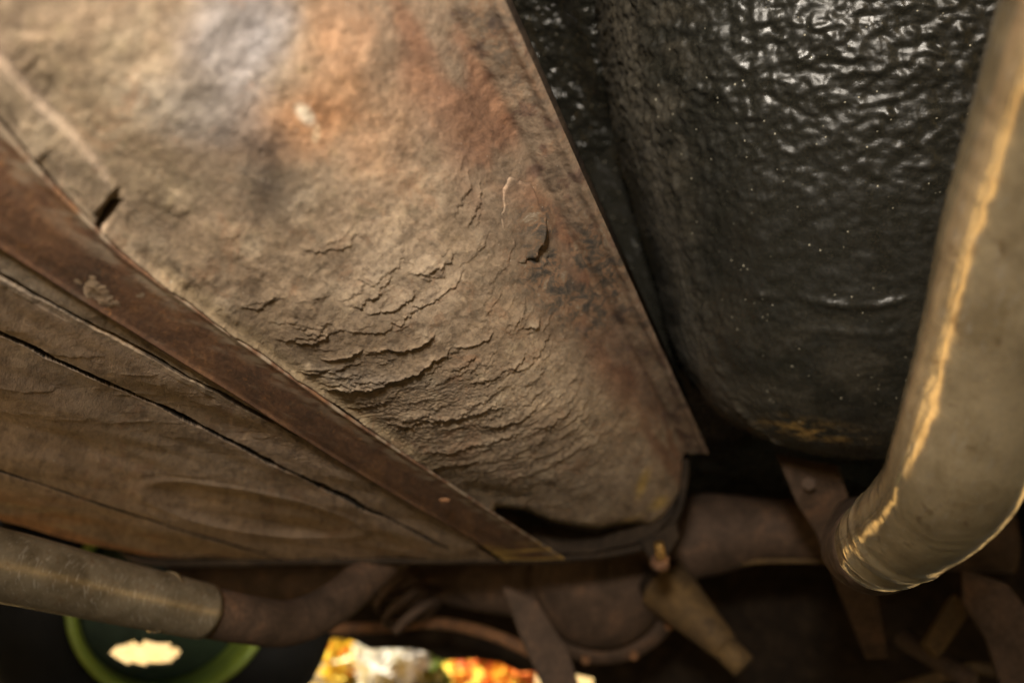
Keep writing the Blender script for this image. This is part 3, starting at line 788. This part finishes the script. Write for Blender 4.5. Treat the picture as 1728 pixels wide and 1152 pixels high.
# ------------------------------------------------------------------ rear axle with differential
AX = 1.42
ax = empty('rear_axle', at(1050, 960, AX), 'dark brown rusty rear axle with round differential housing behind the tank', 'axle')
cpts = [(300, 985, 1.80), (430, 985, 1.70), (560, 985, 1.62), (700, 975, 1.56), (800, 985, 1.52), (900, 985, 1.48), (1030, 960, 1.44), (1150, 910, 1.42), (1250, 895, 1.40), (1350, 892, 1.38), (1480, 898, 1.36), (1700, 905, 1.32)]
apath = catmull([tuple(at(*c)) for c in cpts], 160)
arad = np.interp(np.linspace(0, 1, 160), [0, .3, .45, .58, .68, .76, .85, 1], [.045, .036, .055, .068, .066, .052, .052, .055])
bl = apath[70:150] + np.array([0, -.02, -.052]); link('brake_line', tube_me('brake_line', bl, .004, 8), M_tan, ax)
link('axle_tube', tube_me('axle_tube', apath, arad, 36), M_axle, ax)
# differential: bowl with a flange ring
cen = Vector(at(1010, 985, 1.42)); nrm = (Vector((0, 0, CAMZ)) - cen).normalized(); nrm = (nrm + Vector((0, 0, -.5))).normalized()
q = nrm.to_track_quat('Z', 'Y').to_matrix()
def revolve(prof, seg=48):
    P = np.zeros((len(prof), seg, 3))
    for i, (r_, z_) in enumerate(prof):
        for j in range(seg):
            g = 2 * math.pi * j / seg
            P[i, j] = q @ Vector((r_ * math.cos(g), r_ * math.sin(g), z_)) + cen
    return P
link('differential', grid_mesh('diff', revolve([(.125, -.06), (.128, 0), (.118, .01), (.108, .012), (.102, .03), (.085, .052), (.055, .066), (.02, .071), (.0005, .072)]), closed_v=True), M_axle, ax)
link('housing_flange', grid_mesh('flange', revolve([(.118, -.012), (.140, -.010), (.142, 0), (.138, .012), (.120, .014), (.112, .010)]), closed_v=True), M_axle, ax)
for k in range(10):
    g = 2 * math.pi * k / 10 + .2
    c0 = q @ Vector((.13 * math.cos(g), .13 * math.sin(g), .01)) + cen; c1 = q @ Vector((.13 * math.cos(g), .13 * math.sin(g), .02)) + cen
    cyl('bolt', c0, c1, .008, M_rusty, ax, seg=6, smooth=False)

# flat link bar crossing behind the near pipe
bar = slab('link_bar', [at(1314, 778, .98), at(1372, 792, .98), at(1418, 800, .98), at(1440, 860, 1.02), at(1480, 1000, 1.08), at(1500, 1110, 1.14), at(1462, 1112, 1.14), at(1420, 1010, 1.09), at(1378, 900, 1.04), at(1345, 850, 1.0)], .018, .002)
o = link('trailing_link', bar, M_axle, None, smooth=False)
for x_, y_, d_ in ((1365, 815, .985),): cyl('bolt', at(x_, y_, d_ - .012), at(x_, y_, d_), .008, M_axle, o, seg=6, smooth=False)
tag(o, 'flat dark rusty link bar tapering downwards behind the bright pipe', 'suspension link')
# lower link going down from the differential
lk = slab('lower_link', [at(845, 985, 1.34), at(905, 1010, 1.33), at(960, 1100, 1.3), at(985, 1180, 1.28), at(925, 1180, 1.28), at(880, 1080, 1.31)], .03, .004)
o = link('lower_link', lk, M_axle, None, smooth=False); tag(o, 'brown rusty link bar slanting down below the differential', 'suspension link')
# shock absorber
sh = empty('shock_absorber', at(1180, 1050, 1.3), 'tan dusty shock absorber slanting down right of the differential', 'shock absorber')
cyl('tube', at(1120, 985, 1.36), at(1225, 1092, 1.27), .046, M_tan, sh, seg=28, r2=.022)
cyl('eye', at(1222, 1090, 1.27), at(1256, 1124, 1.25), .020, M_tan, sh, seg=20)
cyl('dust_cap', at(1108, 972, 1.37), at(1130, 995, 1.35), .040, M_dark, sh, seg=28)
# coil spring at the left of the differential
spg = []
s0, s1 = Vector(at(655, 960, 1.5)), Vector(at(705, 1050, 1.45)); axs = (s1 - s0)
aq = axs.normalized().to_track_quat('Z', 'Y').to_matrix()
for k in range(220):
    f = k / 219; g = f * 2 * math.pi * 3.6
    spg.append(tuple(s0 + axs * f + aq @ Vector((.045 * math.cos(g), .045 * math.sin(g), 0))))
o = link('coil_spring', tube_me('coil_spring', np.array(spg), .0075, 10), M_axle, None); tag(o, 'dusty brown coil spring left of the differential', 'coil spring')
# hose
hp = catmull([tuple(at(*c)) for c in [(560, 1060, 1.7), (640, 1058, 1.66), (730, 1050, 1.6), (830, 1070, 1.5), (960, 1130, 1.45)]], 60)
o = link('brake_hose', tube_me('brake_hose', hp, .011, 14), M_rusty, None); tag(o, 'rusty brown hose hanging below the coil spring', 'hose')
# bracketry at the lower right
br = empty('bracket', at(1660, 1030, 1.1), 'dark brown folded steel bracket in the lower right corner', 'bracket')
link('plate', slab('plate', [at(1625, 960, 1.1), at(1700, 985, 1.08), at(1760, 1060, 1.06), at(1780, 1180, 1.05), at(1700, 1190, 1.06), at(1665, 1080, 1.08), at(1625, 1020, 1.1)], .02, .003), M_axle, br, smooth=False)
link('arm', slab('arm', [at(1612, 1000, 1.16), at(1640, 1030, 1.15), at(1585, 1110, 1.12), at(1560, 1085, 1.13)], .02, .003), M_tan, br, smooth=False)
cyl('pin', at(1520, 1075, 1.2), at(1640, 1150, 1.1), .013, M_axle, br)
hp = catmull([tuple(at(*c)) for c in [(1500, 1170, 1.2), (1560, 1150, 1.15), (1640, 1128, 1.12), (1700, 1130, 1.1), (1800, 1090, 1.05)]], 50)
o = link('parking_brake_cable', tube_me('cable', hp, .009, 12), M_tan, None); tag(o, 'pale tan cable sagging along the bottom right edge', 'cable')
hp = catmull([tuple(at(*c)) for c in [(1728, 940, 1.3), (1700, 960, 1.28), (1690, 1010, 1.25), (1720, 1050, 1.22)]], 50)

# cross member and sill that close the view forward
def box_beam(name, p0, p1, h, d, label, cat, material):
    p0 = Vector(p0); p1 = Vector(p1); x = (p1 - p0).normalized(); zz = UP; y = zz.cross(x).normalized()
    bm = bmesh.new(); n = 14; rings = []
    for k in range(n + 1):
        c = p0 + (p1 - p0) * (k / n); wv = .012 * math.sin(k * 2.1) * (1 if 0 < k < n else 0)
        rings.append([bm.verts.new(c + zz * a_ + y * b_) for a_, b_ in ((wv, 0), (h, 0), (h, d), (0, d))])
    for k in range(n):
        for j in range(4): bm.faces.new([rings[k][j], rings[k][(j + 1) % 4], rings[k + 1][(j + 1) % 4], rings[k + 1][j]])
    bm.faces.new(rings[0]); bm.faces.new(rings[-1][::-1])
    o = link(name, bm_mesh(name, bm), material, None, smooth=False); return tag(o, label, cat)
box_beam('cross_member', at(430, 1058, 2.3), at(1010, 1146, 2.1), .45, .1, 'dark brown cross member closing the view above the sunlit shrubs', 'cross member', M_dark)
box_beam('side_sill', at(1000, 1160, 2.1), at(2100, 1215, 1.6), .55, .08, 'black inner sill behind the axle at the right', 'sill', M_dark)
box_beam('chassis_rail', at(-700, 1000, 2.6), at(440, 1060, 2.45), .4, .1, 'dark chassis rail above the wheel at the left', 'chassis rail', M_dark)

# ------------------------------------------------------------------ wheel at the lower left
wc = Vector(at(285, 1000, 1.85)); R_t = wc.z - .004
wh = empty('road_wheel', wc, 'black tyred wheel with a green rim lip standing at the lower left', 'wheel')
axd = (Vector((0, 0, CAMZ)) - wc); axd.z = 0; axd = (axd.normalized() + LAT * .25).normalized()
q = axd.to_track_quat('Z', 'Y').to_matrix(); cen = wc
link('tyre', grid_mesh('tyre', revolve([(.198, -.10), (.23, -.11), (R_t - .03, -.105), (R_t, -.08), (R_t, .08), (R_t - .03, .105), (.25, .115), (.205, .10), (.198, .08)], 72), closed_v=True), M_rubber, wh)
rimo = link('rim', grid_mesh('rim', revolve([(.205, .100), (.208, .110), (.200, .114), (.190, .108), (.184, .09), (.180, -.02)], 72), closed_v=True), M_green, wh)
# disc with one opening through which the light beyond shows
def OPEN(v1, v2):
    c_ = CM.inverted() @ ((v1.co + v2.co) / 2); x_, y_ = 864 + F * c_.x / -c_.z, 576 - F * c_.y / -c_.z
    return ((x_ - 245) / 58) ** 2 + ((y_ - 1100) / 19) ** 2 < 1
bm = bmesh.new(); segs = 144
def ringv(r_, z_): return [bm.verts.new(q @ Vector((r_ * math.cos(2 * math.pi * k / segs), r_ * math.sin(2 * math.pi * k / segs), z_)) + cen) for k in range(segs)]
radii = [.182, .170, .163, .156, .149, .142, .135, .128, .120, .112, .100, .085, .03]
rings = [ringv(r_, float(np.interp(r_, [.03, .085, .16, .182], [.03, .015, -.02, -.03]))) for r_ in radii]
for A_, B_ in zip(rings[:-1], rings[1:]):
    for k in range(segs):
        k2 = (k + 1) % segs
        if not OPEN(A_[k], B_[k2]): bm.faces.new([A_[k], A_[k2], B_[k2], B_[k]])
r3 = rings[-1]
bm.faces.new(r3)
me = bm_mesh('disc', bm)
dsc = link('wheel_disc', me, M_teal, wh)
md = dsc.modifiers.new('thick', 'SOLIDIFY'); md.thickness = .006

# ------------------------------------------------------------------ ground, leaves, shrubs
m, nt, b = mat('gravel_ground'); co = objco(nt)
n1 = nz(nt, 1.2, 6, .6, co); n2 = nz(nt, 40, 6, .7, co); vo = nt.nodes.new('ShaderNodeTexVoronoi'); vo.inputs['Scale'].default_value = 45; nt.links.new(co, vo.inputs['Vector'])
r1 = ramp(nt, n1.outputs['Fac'], [(.35, (.25, .155, .045)), (.65, (.32, .205, .065))]); r2 = ramp(nt, n2.outputs['Fac'], [(.3, .7), (.7, 1.25)])
c = mix(nt, .8, r1.outputs[0], r2.outputs[0], 'MULTIPLY'); nt.links.new(c, b.inputs['Base Color']); b.inputs['Roughness'].default_value = .9
bump(nt, vo.outputs['Distance'], .6, .02, b)
M_ground = m
n = 160
g = np.sign(np.linspace(-1, 1, n)) * np.abs(np.linspace(-1, 1, n)) ** 2.6 * 150
A, B = np.meshgrid(g, g, indexing='ij')
z = .012 * fbm(A * 1.1, B * 1.1, 3, 71) - .012
gr = link('ground', grid_mesh('ground', np.stack([A, B, z], -1)), M_ground); tag(gr, 'sunlit tan gravel ground under and around the car', 'ground', kind='structure')

leafcols = {'pale': (.75, .66, .36), 'yellow': (.85, .60, .05), 'orange': (.80, .20, .03), 'green': (.22, .30, .06), 'white': (.82, .78, .66)}
LM = {}
for k, v in leafcols.items():
    m, nt, b = mat('leaf_' + k); co = objco(nt); nn = nz(nt, 18, 3, .6, co)
    r_ = ramp(nt, nn.outputs['Fac'], [(.3, tuple(x * .7 for x in v)), (.7, v)]); nt.links.new(r_.outputs[0], b.inputs['Base Color']); b.inputs['Roughness'].default_value = .6
    tr = nt.nodes.new('ShaderNodeBsdfTranslucent'); nt.links.new(r_.outputs[0], tr.inputs[0])
    mx = nt.nodes.new('ShaderNodeMixShader'); mx.inputs[0].default_value = .35
    nt.links.new(b.outputs[0], mx.inputs[1]); nt.links.new(tr.outputs[0], mx.inputs[2]); nt.links.new(mx.outputs[0], nt.nodes['Material Output'].inputs[0])
    LM[k] = m
def leaves_mesh(name, C_, size, mats, weights, flat=.0):
    k = len(C_); rs = np.random.RandomState(len(name) + k)
    d = rs.randn(k, 3); d[:, 2] *= (1 - flat); d /= np.linalg.norm(d, axis=1)[:, None]
    s = rs.randn(k, 3); s -= d * (s * d).sum(1)[:, None]; s /= np.linalg.norm(s, axis=1)[:, None]
    if flat > .5: s[:, 2] *= .2
    nn = np.cross(d, s); L = size * rs.uniform(.6, 1.2, (k, 1))
    V = np.stack([C_ - d * L, C_ + s * L * .55 + nn * L * .15, C_ + d * L, C_ - s * L * .55 + nn * L * .15], 1).reshape(-1, 3)
    q_ = np.arange(k * 4).reshape(k, 4)
    tri = np.concatenate([q_[:, [0, 1, 2]], q_[:, [0, 2, 3]]], 0)
    me = bpy.data.meshes.new(name); me.vertices.add(k * 4); me.vertices.foreach_set('co', V.reshape(-1)); me.loops.add(tri.size)
    me.loops.foreach_set('vertex_index', tri.reshape(-1).astype(np.int32)); me.polygons.add(len(tri)); me.polygons.foreach_set('loop_start', np.arange(0, tri.size, 3, dtype=np.int32))
    for x in mats: me.materials.append(LM[x])
    mi = rs.choice(len(mats), k, p=weights); me.polygons.foreach_set('material_index', np.concatenate([mi, mi]).astype(np.int32))
    me.update(calc_edges=True); return me
def shrub(x, d, wid, hei, mats, weights, label, k=900, size=.085, where=None):
    base = at(x, 1152, d) if where is None else Vector(where); base.z = 0
    root = empty('shrub', base, label, 'shrub', 'sunlit shrubs beyond the car')
    rs = np.random.RandomState(int(x))
    v = rs.randn(k, 3); v /= np.linalg.norm(v, axis=1)[:, None]; v *= rs.uniform(.35, 1, (k, 1)) ** .5
    v += .25 * np.sin(v[:, [1, 2, 0]] * 5)
    C_ = np.array(base) + v * np.array([wid, wid * .7, hei / 2]) + np.array([0, 0, hei * .52]); C_[:, 2] = np.maximum(C_[:, 2], .03)
    me = leaves_mesh('foliage', C_, size, mats, weights)
    o = bpy.data.objects.new('foliage', me); COL.objects.link(o); o.parent = root; o.matrix_parent_inverse = Matrix.Translation(base).inverted(); tag(o, kind='stuff')
    for j in range(5):
        e_ = base + Vector((random.uniform(-.6, .6) * wid, random.uniform(-.4, .4) * wid, hei * .8))
        mid = (base + e_) / 2 + Vector((random.uniform(-.1, .1), 0, .05))
        link('stem', tube_me('stem', catmull([tuple(base), tuple(mid), tuple(e_)], 8), np.linspace(.012, .004, 8), 6), M_tan, root)
shrub(480, 5.2, .34, .70, ['pale', 'white', 'green'], [.5, .4, .1], 'pale leafy sunlit shrub leftmost beyond the car')
shrub(600, 5.0, .20, .60, ['yellow', 'orange', 'pale'], [.8, .05, .15], 'bright yellow sunlit shrub beyond the car')
shrub(655, 4.8, .16, .42, ['white', 'pale'], [.8, .2], 'small whitish sunlit shrub beside the yellow one')
shrub(745, 5.3, .40, .50, ['pale', 'yellow', 'green'], [.55, .2, .25], 'mixed pale and yellow sunlit shrub in the middle beyond the car')
shrub(830, 4.7, .18, .30, ['orange', 'yellow'], [.6, .4], 'low orange sunlit shrub at the right end beyond the car')
k = 5000
ang = rng.uniform(0, 2 * math.pi, k); rad = 1.2 + 9 * rng.rand(k) ** .8
Cl = np.stack([rad * np.cos(ang), rad * np.sin(ang), np.full(k, .012)], -1)
o = bpy.data.objects.new('leaf_litter', leaves_mesh('leaf_litter', Cl, .035, ['yellow', 'orange', 'pale', 'green'], [.4, .15, .35, .1], .93)); COL.objects.link(o)
tag(o, 'fallen yellow and orange leaves scattered over the gravel', 'fallen leaves', kind='stuff')

# body panels that shade the underside: rear valance and outer sides of the car
def body_panel(name, a0, b0, a1, b1, z0, z1, label):
    f = FH; l = LAT
    p0 = f * a0 + l * b0; p1 = f * a1 + l * b1; d = (p1 - p0).normalized().cross(UP) * .02
    bm = bmesh.new()
    vs = [bm.verts.new(p + UP * z_ + d * s_) for s_ in (0, 1) for (p, z_) in ((p0, z0), (p1, z0), (p1, z1), (p0, z1))]
    for f_ in ((0, 1, 2, 3), (7, 6, 5, 4), (0, 4, 5, 1), (1, 5, 6, 2), (2, 6, 7, 3), (3, 7, 4, 0)): bm.faces.new([vs[i] for i in f_])
    bmesh.ops.bevel(bm, geom=list(bm.edges), offset=.004, segments=2, affect='EDGES')
    o = link(name, bm_mesh(name, bm), M_black2, None, smooth=False); tag(o, label, 'body panel')
body_panel('body_side', -1.7, 1.02, 3.4, 1.02, .38, 1.1, 'black body side panel right of the pipe, out of view')
body_panel('body_side', -1.7, -1.27, 1.0, -1.27, .48, 1.1, 'black body side panel left of the tank, out of view')
body_panel('wheel_sun_block', 1.0, -1.27, 1.0, -1.75, .05, 1.1, 'unseen black panel added to block the sun from the left wheel')  # added out of view to keep the sun off the wheel
body_panel('shading_fender', 1.0, -1.75, 3.4, -1.75, .40, 1.1, 'black outer fender panel added to shade the left wheel')  # side of the box added round the wheel for shade
bm = bmesh.new()
vs = [bm.verts.new(FH * a_ + LAT * b_ + UP * z_) for z_ in (.93, .95) for a_, b_ in ((-1.7, -1.0), (3.4, -1.0), (3.4, -1.75), (-1.7, -1.75))]
for f_ in ((0, 1, 2, 3), (7, 6, 5, 4), (0, 4, 5, 1), (1, 5, 6, 2), (2, 6, 7, 3), (3, 7, 4, 0)): bm.faces.new([vs[i_] for i_ in f_])
o = link('shading_roof', bm_mesh('shading_roof', bm), M_black2, None, smooth=False); tag(o, 'black sheet metal roof added over the left wheel to shade it', 'body panel')  # top of the shading box added round the wheel
